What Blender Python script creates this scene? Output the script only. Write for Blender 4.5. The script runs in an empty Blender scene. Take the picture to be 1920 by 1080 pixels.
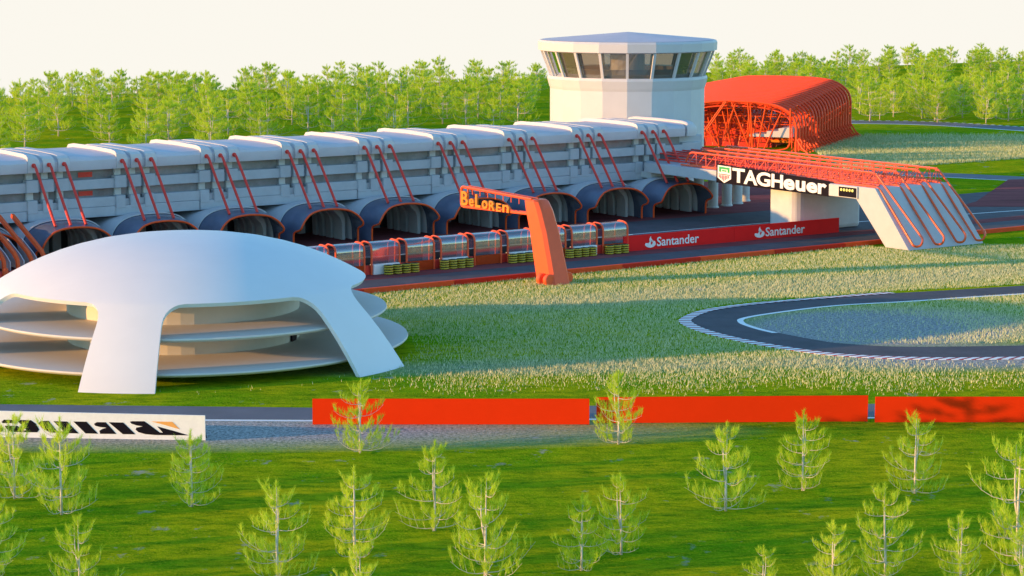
import bpy, bmesh, math, random
import numpy as np
from mathutils import Vector, Matrix
from math import sin, cos, pi, radians, sqrt, atan2

scene = bpy.context.scene
COL = scene.collection
# ------------------------------------------------------------------ camera
CAM_H = 35.0
cam = bpy.data.cameras.new("camera"); cam_o = bpy.data.objects.new("camera", cam); COL.objects.link(cam_o)
cam.sensor_width = 36.0; cam.lens = 82.5; cam.clip_start = 1.0; cam.clip_end = 20000
cam_o.location = (0, 0, CAM_H); cam_o.rotation_euler = (radians(90 - 8.0207), 0, 0)
scene.camera = cam_o
# ------------------------------------------------------------------ light
SUN_EL = 7.0; EXPO = 1.3; TINT = (1.06, 1.27, 1.34)
TRAVEL = Vector((0.961, 0.276, 0)).normalized()            # ground direction the light travels
sun = bpy.data.lights.new("sun", 'SUN'); sun.energy = 2.7; sun.angle = radians(0.5); sun.color = (1.0, 0.52, 0.17)
sun_o = bpy.data.objects.new("sun", sun); COL.objects.link(sun_o)
d = Vector((TRAVEL.x * cos(radians(SUN_EL)), TRAVEL.y * cos(radians(SUN_EL)), -sin(radians(SUN_EL))))
sun_o.rotation_euler = d.to_track_quat('-Z', 'Y').to_euler()
world = bpy.data.worlds.new("World"); scene.world = world; world.use_nodes = True
wn = world.node_tree; wn.nodes.clear()
out = wn.nodes.new('ShaderNodeOutputWorld')
sky = wn.nodes.new('ShaderNodeTexSky'); sky.sky_type = 'NISHITA'; sky.sun_disc = False
sky.sun_elevation = radians(SUN_EL); sky.sun_rotation = atan2(-TRAVEL.x, -TRAVEL.y)
sky.air_density = 1.0; sky.dust_density = 0.0; sky.ozone_density = 2.5
bg = wn.nodes.new('ShaderNodeBackground'); bg.inputs[1].default_value = 0.15
bg2 = wn.nodes.new('ShaderNodeBackground'); bg2.inputs[0].default_value = (1.0, 0.965, 0.88, 1); bg2.inputs[1].default_value = 0.97 / 2 ** EXPO
tc = wn.nodes.new('ShaderNodeTexCoord'); sx = wn.nodes.new('ShaderNodeSeparateXYZ')
mr = wn.nodes.new('ShaderNodeMapRange'); mr.inputs[1].default_value = -0.01; mr.inputs[2].default_value = 0.01
mx = wn.nodes.new('ShaderNodeMixShader')
wn.links.new(tc.outputs['Generated'], sx.inputs[0]); wn.links.new(sx.outputs['Z'], mr.inputs[0])
tint = wn.nodes.new('ShaderNodeVectorMath'); tint.operation = 'MULTIPLY'; tint.inputs[1].default_value = TINT
wn.links.new(sky.outputs[0], tint.inputs[0]); wn.links.new(tint.outputs[0], bg.inputs[0]); wn.links.new(mr.outputs[0], mx.inputs[0])
wn.links.new(bg2.outputs[0], mx.inputs[1]); wn.links.new(bg.outputs[0], mx.inputs[2]); wn.links.new(mx.outputs[0], out.inputs[0])
scene.view_settings.view_transform = 'Standard'; scene.view_settings.look = 'None'
scene.view_settings.exposure = EXPO; scene.view_settings.gamma = 1.0
scene.cycles.max_bounces = 6; scene.cycles.diffuse_bounces = 2; scene.cycles.transparent_max_bounces = 12

# ------------------------------------------------------------------ materials
def nd(t, k): return t.nodes.new(k)
def mat(name, col, rough=0.5, metal=0.0, var=0.0, scale=0.5, bump=0.0, bscale=8.0, spec=0.5, coat=0.0, stretch=None):
    m = bpy.data.materials.new(name); m.use_nodes = True; t = m.node_tree; b = t.nodes['Principled BSDF']
    b.inputs['Base Color'].default_value = (*col, 1); b.inputs['Roughness'].default_value = rough
    b.inputs['Metallic'].default_value = metal; b.inputs['Specular IOR Level'].default_value = spec
    b.inputs['Coat Weight'].default_value = coat
    if var or bump:
        c = nd(t, 'ShaderNodeTexCoord'); mp = nd(t, 'ShaderNodeMapping'); t.links.new(c.outputs['Object'], mp.inputs[0])
        if stretch: mp.inputs['Scale'].default_value = stretch
    if var:
        n = nd(t, 'ShaderNodeTexNoise'); n.inputs['Scale'].default_value = scale; n.inputs['Detail'].default_value = 6
        n.inputs['Roughness'].default_value = 0.65
        r = nd(t, 'ShaderNodeMapRange'); r.inputs[1].default_value = 0.3; r.inputs[2].default_value = 0.7
        r.inputs[3].default_value = 1 - var; r.inputs[4].default_value = 1 + var
        x = nd(t, 'ShaderNodeVectorMath'); x.operation = 'SCALE'; x.inputs[0].default_value = col
        t.links.new(mp.outputs[0], n.inputs['Vector']); t.links.new(n.outputs['Fac'], r.inputs[0])
        t.links.new(r.outputs[0], x.inputs['Scale']); t.links.new(x.outputs[0], b.inputs['Base Color'])
    if bump:
        n2 = nd(t, 'ShaderNodeTexNoise'); n2.inputs['Scale'].default_value = bscale; n2.inputs['Detail'].default_value = 4
        bp = nd(t, 'ShaderNodeBump'); bp.inputs['Strength'].default_value = bump; bp.inputs['Distance'].default_value = 0.05
        t.links.new(mp.outputs[0], n2.inputs['Vector']); t.links.new(n2.outputs['Fac'], bp.inputs['Height'])
        t.links.new(bp.outputs[0], b.inputs['Normal'])
    return m

M = {}
M['white'] = mat('white_render', (0.63, 0.61, 0.62), 0.6, var=0.035, scale=0.35, bump=0.08, bscale=3)
M['shell'] = mat('white_shell', (0.80, 0.79, 0.78), 0.5, var=0.02, scale=0.3)
M['conc'] = mat('grey_concrete', (0.62, 0.62, 0.60), 0.7, var=0.07, scale=0.6, bump=0.15, bscale=6)
M['facade'] = mat('facade_panel', (0.50, 0.51, 0.54), 0.7, spec=0.2, var=0.08, scale=0.5, bump=0.1, bscale=4)
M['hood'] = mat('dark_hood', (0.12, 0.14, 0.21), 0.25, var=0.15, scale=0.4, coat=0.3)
M['redp'] = mat('red_paint', (0.80, 0.06, 0.04), 0.4, var=0.12, scale=1.2, spec=0.3)
M['orange'] = mat('orange_red_paint', (0.88, 0.10, 0.015), 0.4, spec=0.25, var=0.1, scale=0.8)
M['pink'] = mat('salmon_paint', (0.97, 0.13, 0.04), 0.4, spec=0.3, var=0.06, scale=0.6)
M['amber'] = mat('amber_letter', (1.0, 0.27, 0.02), 0.4)
M['board'] = mat('board_red', (0.93, 0.045, 0.006), 0.8, spec=0.0, var=0.03, scale=0.4)
M['sred'] = mat('bank_red', (0.95, 0.02, 0.02), 0.6, spec=0.1, var=0.04, scale=0.4)
M['wpaint'] = mat('white_paint', (0.92, 0.92, 0.90), 0.5, var=0.05, scale=2)
M['hallred'] = mat('hall_red_tube', (0.97, 0.09, 0.025), 0.4, spec=0.3)
M['tube'] = mat('gloss_red_tube', (0.95, 0.12, 0.02), 0.22, spec=0.6, coat=0.3)
M['black'] = mat('black_paint', (0.008, 0.006, 0.012), 0.6, spec=0.1)
M['gantryw'] = mat('gantry_concrete', (0.56, 0.55, 0.56), 0.7, spec=0.2, var=0.05, scale=0.5, bump=0.1, bscale=5)
M['floor'] = mat('pavilion_floor', (0.68, 0.62, 0.55), 0.6, spec=0.3, var=0.03, scale=0.3)
M['asphalt'] = mat('asphalt', (0.10, 0.09, 0.10), 0.85, spec=0.25, var=0.22, scale=0.25, bump=0.3, bscale=20)
M['asphalt2'] = mat('asphalt_light', (0.15, 0.15, 0.17), 0.8, var=0.15, scale=0.2, bump=0.3, bscale=20)
M['apron'] = mat('maroon_apron', (0.26, 0.07, 0.07), 0.9, spec=0.05, var=0.3, scale=0.2, stretch=(0.3, 1.5, 1), bump=0.2, bscale=12)
M['kerbred'] = mat('kerb_block_dark', (0.66, 0.035, 0.015), 0.7, spec=0.1, var=0.1, scale=1.0)
M['kerbor'] = mat('kerb_block_bright', (0.92, 0.10, 0.025), 0.7, spec=0.1, var=0.1, scale=1.0)
M['kr'] = mat('kerb_red', (0.42, 0.02, 0.015), 0.6)
M['tyre'] = mat('tyre_dark', (0.05, 0.055, 0.02), 0.7)
M['tyrey'] = mat('tyre_yellow', (0.55, 0.42, 0.03), 0.6)
M['bark'] = mat('pale_bark', (0.66, 0.60, 0.52), 0.85, var=0.25, scale=3)
M['green'] = mat('logo_green', (0.02, 0.42, 0.12), 0.5)
M['lred'] = mat('logo_red', (0.55, 0.02, 0.08), 0.5)
M['ltan'] = mat('pennant_orange', (0.90, 0.42, 0.10), 0.5)
M['lamp'] = mat('lamp_yellow', (0.85, 0.85, 0.25), 0.4)
M['roofg'] = mat('roof_membrane', (0.60, 0.56, 0.60), 0.6, var=0.06, scale=0.4)
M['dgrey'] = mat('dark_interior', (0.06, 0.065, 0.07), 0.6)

def glassmat(name, tint, trans, rough=0.06, refl=0.35):
    m = bpy.data.materials.new(name); m.use_nodes = True; t = m.node_tree; t.nodes.clear()
    o = nd(t, 'ShaderNodeOutputMaterial'); tr = nd(t, 'ShaderNodeBsdfTransparent'); tr.inputs[0].default_value = (*trans, 1)
    gl = nd(t, 'ShaderNodeBsdfGlossy'); gl.inputs['Roughness'].default_value = rough; gl.inputs[0].default_value = (0.9, 0.9, 0.9, 1)
    df = nd(t, 'ShaderNodeBsdfDiffuse'); df.inputs[0].default_value = (*tint, 1)
    m1 = nd(t, 'ShaderNodeMixShader'); m1.inputs[0].default_value = 0.30
    fr = nd(t, 'ShaderNodeFresnel'); fr.inputs[0].default_value = 1.5
    ad = nd(t, 'ShaderNodeMath'); ad.operation = 'MULTIPLY_ADD'; ad.inputs[1].default_value = 1.0; ad.inputs[2].default_value = refl * 0.4
    m2 = nd(t, 'ShaderNodeMixShader')
    t.links.new(tr.outputs[0], m1.inputs[1]); t.links.new(df.outputs[0], m1.inputs[2])
    t.links.new(fr.outputs[0], ad.inputs[0]); t.links.new(ad.outputs[0], m2.inputs[0])
    t.links.new(m1.outputs[0], m2.inputs[1]); t.links.new(gl.outputs[0], m2.inputs[2]); t.links.new(m2.outputs[0], o.inputs[0])
    return m
M['glass'] = glassmat('canopy_glass', (0.20, 0.24, 0.30), (0.62, 0.64, 0.68), 0.08, 0.5)
M['towerglass'] = glassmat('cab_glass', (0.34, 0.31, 0.24), (0.72, 0.68, 0.58), 0.03, 0.25)
M['winglass'] = mat('strip_window_glass', (0.25, 0.255, 0.27), 0.2, metal=0.0, var=0.35, scale=0.25)

def leafmat(name, c1, c2, tr=0.45):
    m = bpy.data.materials.new(name); m.use_nodes = True; t = m.node_tree; t.nodes.clear()
    o = nd(t, 'ShaderNodeOutputMaterial'); df = nd(t, 'ShaderNodeBsdfDiffuse'); tl = nd(t, 'ShaderNodeBsdfTranslucent')
    mxs = nd(t, 'ShaderNodeMixShader'); mxs.inputs[0].default_value = tr
    g = nd(t, 'ShaderNodeNewGeometry'); mc = nd(t, 'ShaderNodeMix'); mc.data_type = 'RGBA'
    mc.inputs[6].default_value = (*c1, 1); mc.inputs[7].default_value = (*c2, 1)
    oi = nd(t, 'ShaderNodeObjectInfo'); ad = nd(t, 'ShaderNodeMath'); ad.operation = 'MULTIPLY_ADD'; ad.inputs[1].default_value = 0.6
    sc = nd(t, 'ShaderNodeMath'); sc.operation = 'MULTIPLY'; sc.inputs[1].default_value = 0.4
    t.links.new(g.outputs['Random Per Island'], ad.inputs[0]); t.links.new(oi.outputs['Random'], sc.inputs[0])
    t.links.new(sc.outputs[0], ad.inputs[2]); t.links.new(ad.outputs[0], mc.inputs[0])
    t.links.new(mc.outputs[2], df.inputs[0]); t.links.new(mc.outputs[2], tl.inputs[0])
    t.links.new(df.outputs[0], mxs.inputs[1]); t.links.new(tl.outputs[0], mxs.inputs[2]); t.links.new(mxs.outputs[0], o.inputs[0])
    return m
M['leaf'] = leafmat('pine_needles', (0.34, 0.56, 0.02), (0.82, 0.90, 0.09), 0.5)
M['blade'] = leafmat('dry_grass', (0.09, 0.26, 0.012), (1.0, 0.92, 0.62), 0.2)

def ground_material():
    m = bpy.data.materials.new('meadow'); m.use_nodes = True; t = m.node_tree; b = t.nodes['Principled BSDF']
    b.inputs['Roughness'].default_value = 0.95; b.inputs['Specular IOR Level'].default_value = 0.0
    g = nd(t, 'ShaderNodeNewGeometry')
    def noise(scale, det=5, st=None, rough=0.6):
        mp = nd(t, 'ShaderNodeMapping'); t.links.new(g.outputs['Position'], mp.inputs[0])
        if st: mp.inputs['Scale'].default_value = st
        n = nd(t, 'ShaderNodeTexNoise'); n.inputs['Scale'].default_value = scale; n.inputs['Detail'].default_value = det
        n.inputs['Roughness'].default_value = rough; t.links.new(mp.outputs[0], n.inputs['Vector']); return n.outputs['Fac']
    def rng(x, a, b_, c=0.0, d_=1.0):
        r = nd(t, 'ShaderNodeMapRange'); r.inputs[1].default_value = a; r.inputs[2].default_value = b_
        r.inputs[3].default_value = c; r.inputs[4].default_value = d_; t.links.new(x, r.inputs[0]); return r.outputs[0]
    def mix(f, a, b_):
        x = nd(t, 'ShaderNodeMix'); x.data_type = 'RGBA'; t.links.new(f, x.inputs[0])
        for i, v in ((6, a), (7, b_)):
            if isinstance(v, tuple): x.inputs[i].default_value = (*v, 1)
            else: t.links.new(v, x.inputs[i])
        return x.outputs[2]
    c = mix(rng(noise(0.09, 4), 0.35, 0.65), (0.15, 0.38, 0.005), (0.47, 0.50, 0.008))
    c = mix(rng(noise(0.9, 7, (0.5, 1.2, 1), 0.75), 0.42, 0.66), c, (0.05, 0.20, 0.004))  # dark green streaks: grass texture with tree shade painted in
    c = mix(rng(noise(5.0, 6, None, 0.8), 0.5, 0.72), c, (0.58, 0.56, 0.03))
    # bare pebbly patches
    c = mix(rng(noise(0.33, 5, (1, 0.8, 1), 0.7), 0.62, 0.74), c, (0.44, 0.43, 0.42))
    # gravel verges: soft elongated areas on the ground
    def blob(cx, cy, rx, ry, rot, soft=0.35):
        mp = nd(t, 'ShaderNodeMapping'); mp.vector_type = 'TEXTURE'
        mp.inputs['Location'].default_value = (cx, cy, 0); mp.inputs['Rotation'].default_value = (0, 0, rot)
        mp.inputs['Scale'].default_value = (rx, ry, 1e6); t.links.new(g.outputs['Position'], mp.inputs[0])
        l = nd(t, 'ShaderNodeVectorMath'); l.operation = 'LENGTH'; t.links.new(mp.outputs[0], l.inputs[0])
        return rng(l.outputs['Value'], 1.0, 1.0 - soft)
    gravel = mix(rng(noise(3.2, 8, None, 0.85), 0.42, 0.60), (0.16, 0.18, 0.17), (0.70, 0.66, 0.62))
    for bl in ((-26, 172.0, 46, 8.2, 0.0, 0.6), (44, 205, 24, 8, 0.15, 0.5), (36, 222, 17, 14, 0.3, 0.3), (30, 250, 60, 7, 0.45, 0.5), (5, 200, 30, 5, 0.1, 0.6)):
        f = blob(*bl)
        am = 1.0 if bl[0] in (-26, 36, 44) else 0.45
        x = nd(t, 'ShaderNodeMath'); x.operation = 'MULTIPLY'; x.inputs[1].default_value = am; t.links.new(f, x.inputs[0])
        c = mix(x.outputs[0], c, gravel)
    t.links.new(c, b.inputs['Base Color'])
    n = noise(3.0, 6, (1, 1, 1), 0.7)
    bp = nd(t, 'ShaderNodeBump'); bp.inputs['Strength'].default_value = 1.0; bp.inputs['Distance'].default_value = 0.22
    t.links.new(n, bp.inputs['Height']); t.links.new(bp.outputs[0], b.inputs['Normal'])
    return m
M['meadow'] = ground_material()

# ------------------------------------------------------------------ helpers
def tag(o, label=None, cat=None, group=None, kind=None):
    if label: o['label'] = label
    if cat: o['category'] = cat
    if group: o['group'] = group
    if kind: o['kind'] = kind
    return o
def empty(name, loc=(0, 0, 0), rz=0.0):
    o = bpy.data.objects.new(name, None); o.location = loc; o.rotation_euler = (0, 0, rz); o.empty_display_size = 1
    COL.objects.link(o); return o
def copy_tree(o, parent=None):
    kids = list(o.children); c = o.copy(); COL.objects.link(c)
    if parent: c.parent = parent
    for k in kids: copy_tree(k, c)
    return c

class MB:
    def __init__(s): s.bm = bmesh.new()
    def poly(s, pts, mi=0):
        f = s.bm.faces.new([s.bm.verts.new(p) for p in pts]); f.material_index = mi; return f
    def box(s, x0, x1, y0, y1, z0, z1, mi=0):
        v = [s.bm.verts.new((x, y, z)) for z in (z0, z1) for x, y in ((x0, y0), (x1, y0), (x1, y1), (x0, y1))]
        for q in ((0, 3, 2, 1), (4, 5, 6, 7), (0, 1, 5, 4), (1, 2, 6, 5), (2, 3, 7, 6), (3, 0, 4, 7)):
            s.bm.faces.new([v[i] for i in q]).material_index = mi
        return s
    def prism(s, pts, off, mi=0):
        off = Vector(off); a = [s.bm.verts.new(p) for p in pts]; b = [s.bm.verts.new(Vector(p) + off) for p in pts]; n = len(pts)
        s.bm.faces.new(a).material_index = mi; s.bm.faces.new(b[::-1]).material_index = mi
        for i in range(n):
            s.bm.faces.new((a[i], b[i], b[(i + 1) % n], a[(i + 1) % n])).material_index = mi
        return s
    def grid(s, rows, closed=False, mi=0):
        V = [[s.bm.verts.new(p) for p in r] for r in rows]
        for i in range(len(V) - 1):
            n = len(V[i])
            for j in range(n if closed else n - 1):
                s.bm.faces.new((V[i][j], V[i][(j + 1) % n], V[i + 1][(j + 1) % n], V[i + 1][j])).material_index = mi
        return V
    def loft(s, rows, mi=0):                          # closed rings with end caps
        V = s.grid(rows, True, mi); s.bm.faces.new(V[0][::-1]).material_index = mi; s.bm.faces.new(V[-1]).material_index = mi
    def tube(s, pts, r, seg=8, mi=0, cap=True):
        P = [Vector(p) for p in pts]; n = len(P); rs = r if isinstance(r, (list, tuple)) else [r] * n
        rings = []; ref = None
        for i in range(n):
            t = (P[min(i + 1, n - 1)] - P[max(i - 1, 0)]).normalized()
            if ref is None: ref = Vector((0, 0, 1)) if abs(t.z) < 0.9 else Vector((1, 0, 0))
            a = (ref - t * ref.dot(t)).normalized(); ref = a; b = t.cross(a)
            rings.append([P[i] + (a * cos(2 * pi * k / seg) + b * sin(2 * pi * k / seg)) * rs[i] for k in range(seg)])
        V = s.grid(rings, True, mi)
        if cap: s.bm.faces.new(V[0][::-1]).material_index = mi; s.bm.faces.new(V[-1]).material_index = mi
        return s
    def lathe(s, prof, seg=48, mi=0, c=(0, 0), close=False):
        rows = [[(c[0] + r * cos(2 * pi * k / seg), c[1] + r * sin(2 * pi * k / seg), z) for k in range(seg)] for r, z in prof]
        V = s.grid(rows, True, mi)
        if close:
            s.bm.faces.new(V[0][::-1]).material_index = mi; s.bm.faces.new(V[-1]).material_index = mi
        return s
    def build(s, name, mats, parent=None, smooth=None, bevel=0, solid=0, fix=True):
        if fix: bmesh.ops.recalc_face_normals(s.bm, faces=s.bm.faces)
        me = bpy.data.meshes.new(name); s.bm.to_mesh(me); s.bm.free()
        for m_ in (mats if isinstance(mats, (list, tuple)) else [mats]): me.materials.append(m_)
        if smooth is not None:
            me.shade_smooth(); me.set_sharp_from_angle(angle=radians(smooth))
        o = bpy.data.objects.new(name, me); COL.objects.link(o)
        if parent: o.parent = parent
        if solid:
            md = o.modifiers.new('solid', 'SOLIDIFY'); md.thickness = abs(solid); md.offset = -1 if solid > 0 else 1
            es = o.modifiers.new('crisp', 'EDGE_SPLIT'); es.split_angle = radians(38)
        if bevel:
            md = o.modifiers.new('bevel', 'BEVEL'); md.width = bevel; md.segments = 2; md.limit_method = 'ANGLE'; md.angle_limit = radians(40)
        return o

def smoothpath(ctrl, n=6):                            # Catmull-Rom
    P = [Vector(p) for p in ctrl]; out = []
    for i in range(len(P) - 1):
        a, b, c, d_ = P[max(i - 1, 0)], P[i], P[i + 1], P[min(i + 2, len(P) - 1)]
        for k in range(n):
            t = k / n
            out.append(0.5 * ((2 * b) + (c - a) * t + (2 * a - 5 * b + 4 * c - d_) * t * t + (3 * b - a - 3 * c + d_) * t ** 3))
    out.append(P[-1]); return out
def resample(P, n):
    P = [Vector(p) for p in P]; L = [0]
    for i in range(1, len(P)): L.append(L[-1] + (P[i] - P[i - 1]).length)
    out = []; j = 0
    for k in range(n):
        s = L[-1] * k / (n - 1)
        while j < len(P) - 2 and L[j + 1] < s: j += 1
        t = (s - L[j]) / max(1e-9, L[j + 1] - L[j]); out.append(P[j].lerp(P[j + 1], t))
    return out
def roundcorner(pts, r, n=4):
    P = [Vector(p) for p in pts]; out = [P[0]]
    for i in range(1, len(P) - 1):
        a = (P[i - 1] - P[i]); b = (P[i + 1] - P[i]); q = min(r, a.length * 0.45, b.length * 0.45)
        A = P[i] + a.normalized() * q; B = P[i] + b.normalized() * q
        for k in range(n + 1):
            t = k / n; out.append((1 - t) ** 2 * A + 2 * t * (1 - t) * P[i] + t * t * B)
    out.append(P[-1]); return out

_texts = {}
def text_mesh(s, thick=0.0, extrude=0.02):
    cu = bpy.data.curves.new('txt', 'FONT'); cu.body = s; cu.offset = thick; cu.extrude = extrude; cu.resolution_u = 4
    o = bpy.data.objects.new('txt', cu); COL.objects.link(o); bpy.context.view_layer.update()
    me = bpy.data.meshes.new_from_object(o.evaluated_get(bpy.context.evaluated_depsgraph_get()))
    bpy.data.objects.remove(o); bpy.data.curves.remove(cu); return me
def put_text(name, s, m, parent, org, ex, ey, w, h, thick=0.0, depth=0.04, shear=0.0, taper=None):
    """text laid on a plane: org lower-left corner, ex/ey unit directions, w x h metres"""
    me = text_mesh(s, thick, 0.5); co = np.zeros(len(me.vertices) * 3); me.vertices.foreach_get('co', co); co = co.reshape(-1, 3)
    lo = co.min(0); hi = co.max(0); q = (co - lo) / (hi - lo)
    ex = Vector(ex); ey = Vector(ey); en = ex.cross(ey).normalized(); org = Vector(org)
    for v, (a, b, c) in zip(me.vertices, q):
        v.co = org + ex * (a * w + shear * b * h) + ey * (b * h) + en * ((c) * depth)
    me.materials.clear(); me.materials.append(m); me.name = name
    o = bpy.data.objects.new(name, me); COL.objects.link(o); o.parent = parent; return o

# building frame: x = along the pit lane (u), y = -v (v grows from the facade towards the camera)
O = Vector((-9.9537, 295.9451, 0)); RZ = radians(35.45444)
A = Vector((cos(RZ), sin(RZ), 0)); N = Vector((sin(RZ), -cos(RZ), 0))
def W(u, v, z=0.0): return O + A * u + N * v + Vector((0, 0, z))
def L(u, v, z=0.0): return Vector((u, -v, z))
def frame(name): return empty(name, O, RZ)
def sheet(name, pts, z, m, kind='structure', uv=False):
    b = MB(); b.poly([(W(p[0], p[1], z) if uv else Vector((p[0], p[1], z))) for p in pts]); return tag(b.build(name, m), kind=kind)

random.seed(7)
# ------------------------------------------------------------------ ground, roads
def build_ground():
    b = MB(); us = [-1500, -600, -300, -100, 0, 100, 200, 300, 400, 500, 700, 1000, 2500]
    vz = [(1500, 0), (600, 0), (400, 0), (300, 0), (200, 0), (100, 0), (40, 0), (0, 0), (-60, 0), (-120, 0), (-200, 0), (-260, 0), (-300, 0), (-312, -0.25), (-330, -1.6), (-380, -7.5), (-600, -36), (-1500, -150), (-3500, -420)]
    b.grid([[W(u, v, z) for u in us] for v, z in vz])
    o = b.build('ground', M['meadow'], smooth=60); tag(o, kind='structure')
build_ground()
sheet('pit_lane', [(-95, 1.5), (170, 1.5), (170, 38.62), (-95, 38.62)], 0.012, M['asphalt'], uv=True)
sheet('paddock', [(-95, -45), (60, -47), (86, -27), (70, 2.2), (-95, 2.2)], 0.024, M['apron'], uv=True)
sheet('paddock_apron', [(79.6, 14), (87.2, 10.5), (116.3, -10.2), (170, 10), (170, 31), (87.3, 19.5)], 0.028, M['apron'], uv=True)
sheet('track_strip', [(-95, 27.2), (170, 27.2), (170, 30.5), (-95, 30.5)], 0.018, M['apron'], uv=True)
sheet('lane_line', [(-95, 13.4), (52, 13.4), (52, 13.75), (-95, 13.75)], 0.020, M['wpaint'], uv=True)
sheet('lane_line', [(53, 19.5), (80, 22), (170, 31.9), (170, 32.4), (80, 22.4), (53, 19.9)], 0.032, M['wpaint'], uv=True)
sheet('road', [(-95, 185.5), (-15.7, 181.0), (28.6, 182.6), (120, 184), (120, 177.6), (27.8, 177.4), (-15.1, 176.2), (-95, 178.5)], 0.012, M['asphalt2'])
sheet('road_line', [(-95, 178.3), (-15.1, 176.05), (27.8, 177.2), (120, 177.4), (120, 176.9), (27.8, 176.7), (-15.1, 175.45), (-95, 177.8)], 0.016, M['wpaint'])
# hairpin circuit
OUT = [(80, 209), (66, 206.2), (51.51, 204.4), (45.12, 203.5), (38.2, 203.09), (34.27, 203.5), (30.35, 204.48), (26.69, 206.45), (21.36, 212.3), (17.69, 218.64), (16.19, 224.35), (16.76, 227.75), (18.71, 231.96), (21.78, 235.22), (26.8, 238.57), (38.04, 244.37), (46.37, 247.57), (55.35, 251.28), (66.93, 255.96), (85, 263)]
INN = [(80, 216.5), (66, 214), (53.44, 212.2), (46.8, 210.9), (39.49, 210.22), (34.5, 210.3), (31.0, 211.6), (28.72, 213.2), (24.75, 218.64), (22.98, 222.4), (22.5, 224.8), (23.0, 227.0), (26.06, 230.18), (32.91, 235.22), (40.87, 238.19), (47, 240.9), (53.69, 243.58), (64.89, 247.98), (83, 255.5)]
oc = resample(smoothpath([(x, y, 0.012) for x, y in OUT]), 220); ic = resample(smoothpath([(x, y, 0.012) for x, y in INN]), 220)
def toward(P, Q, dist): return [p + (q - p).normalized() * dist for p, q in zip(P, Q)]
cen = [(p + q) / 2 for p, q in zip(oc, ic)]
b = MB(); b.grid([toward(oc, cen, 0.9), ic]); tag(b.build('race_track', M['asphalt'], fix=False), kind='structure')
b = MB(); ii = [Vector((p.x, p.y, 0.018)) for p in ic]; b.grid([ii[95:], toward(ii, cen, 0.62)[95:]]); tag(b.build('track_line', M['wpaint']), kind='structure')
kp = resample(oc[18:152], 430); ki = resample(toward(oc, cen, 1.25)[18:152], 430)
b = MB(); V1 = [b.bm.verts.new((p.x, p.y, 0.05)) for p in kp]; V2 = [b.bm.verts.new((p.x, p.y, 0.07)) for p in ki]; V0 = [b.bm.verts.new((p.x, p.y, -0.02)) for p in kp]
for i in range(len(kp) - 1):
    mi = 1 if i % 5 in (0, 1) else 0
    b.bm.faces.new((V1[i], V1[i + 1], V2[i + 1], V2[i])).material_index = mi; b.bm.faces.new((V0[i], V0[i + 1], V1[i + 1], V1[i])).material_index = mi
tag(b.build('track_kerb', [M['wpaint'], M['kr']]), kind='structure')
# roads behind the pits
def strip(name, ctrl, width, z, m, n=40, dash=None):
    P = resample(smoothpath([(x, y, z) for x, y in ctrl]), n); b = MB(); lft = []; rgt = []
    for i, p in enumerate(P):
        t = (P[min(i + 1, n - 1)] - P[max(i - 1, 0)]).normalized(); s = Vector((-t.y, t.x, 0)); lft.append(p + s * width / 2); rgt.append(p - s * width / 2)
    for i in range(n - 1):
        if dash and i % 2: continue
        b.poly((lft[i], lft[i + 1], rgt[i + 1], rgt[i]))
    return tag(b.build(name, m), kind='structure')
r1 = [(30, 505), (55, 506), (73.5, 504), (89.5, 499), (105.5, 483), (125, 462)]
strip('back_road', r1, 9.0, 0.012, M['asphalt2'])
strip('back_road_line', [(x - 2.2, y - 4.6) for x, y in r1], 0.9, 0.02, M['wpaint'], 60)
strip('back_road_kerb', [(x + 2.2, y + 4.6) for x, y in r1], 0.9, 0.03, M['wpaint'], 120, True)
r2 = [(40, 388), (56, 386), (70, 380), (82, 373), (110, 356)]
strip('service_road', r2, 7.0, 0.012, M['asphalt2'])
strip('service_road_line', [(x - 1.6, y - 3.6) for x, y in r2], 0.5, 0.02, M['wpaint'], 60)

# ------------------------------------------------------------------ long grass (stuff)
def inside_track(x, y):
    best = 9
    for i in range(0, 220, 6):
        c = cen[i]; w = (oc[i] - ic[i]).length / 2 + 0.3; 
        if (x - c.x) ** 2 + (y - c.y) ** 2 < w * w: return True
    return False
CEN = np.array([[c.x, c.y, (oc[i] - ic[i]).length / 2 + 0.25] for i, c in enumerate(cen)])
def grass(name, n, xr, yr, hgt, wid, keep, seed):
    rg = np.random.default_rng(seed); x = rg.uniform(*xr, n); y = rg.uniform(*yr, n)
    k = keep(x, y, rg); x = x[k]; y = y[k]; n = len(x)
    h = hgt * rg.uniform(0.5, 1.25, n); a = rg.normal(-0.85, 0.55, n); w = wid * rg.uniform(0.6, 1.4, n); ln = rg.normal(0, 0.28, (n, 2)) * h[:, None]
    dx = np.cos(a) * w / 2; dy = np.sin(a) * w / 2
    co = np.zeros((n, 3, 3)); co[:, 0] = np.stack([x - dx, y - dy, np.full(n, -0.02)], 1); co[:, 1] = np.stack([x + dx, y + dy, np.full(n, -0.02)], 1)
    co[:, 2] = np.stack([x + ln[:, 0], y + ln[:, 1], h], 1)
    me = bpy.data.meshes.new(name); me.vertices.add(n * 3); me.vertices.foreach_set('co', co.ravel())
    me.loops.add(n * 3); me.loops.foreach_set('vertex_index', np.arange(n * 3)); me.polygons.add(n)
    me.polygons.foreach_set('loop_start', np.arange(0, n * 3, 3)); me.update(); me.validate(); me.materials.append(M['blade'])
    o = bpy.data.objects.new(name, me); COL.objects.link(o); return o
On = np.array(O); An = np.array(A); Nn = np.array(N)
def uvof(x, y):
    dx = x - On[0]; dy = y - On[1]; return dx * An[0] + dy * An[1], dx * Nn[0] + dy * Nn[1]
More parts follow.
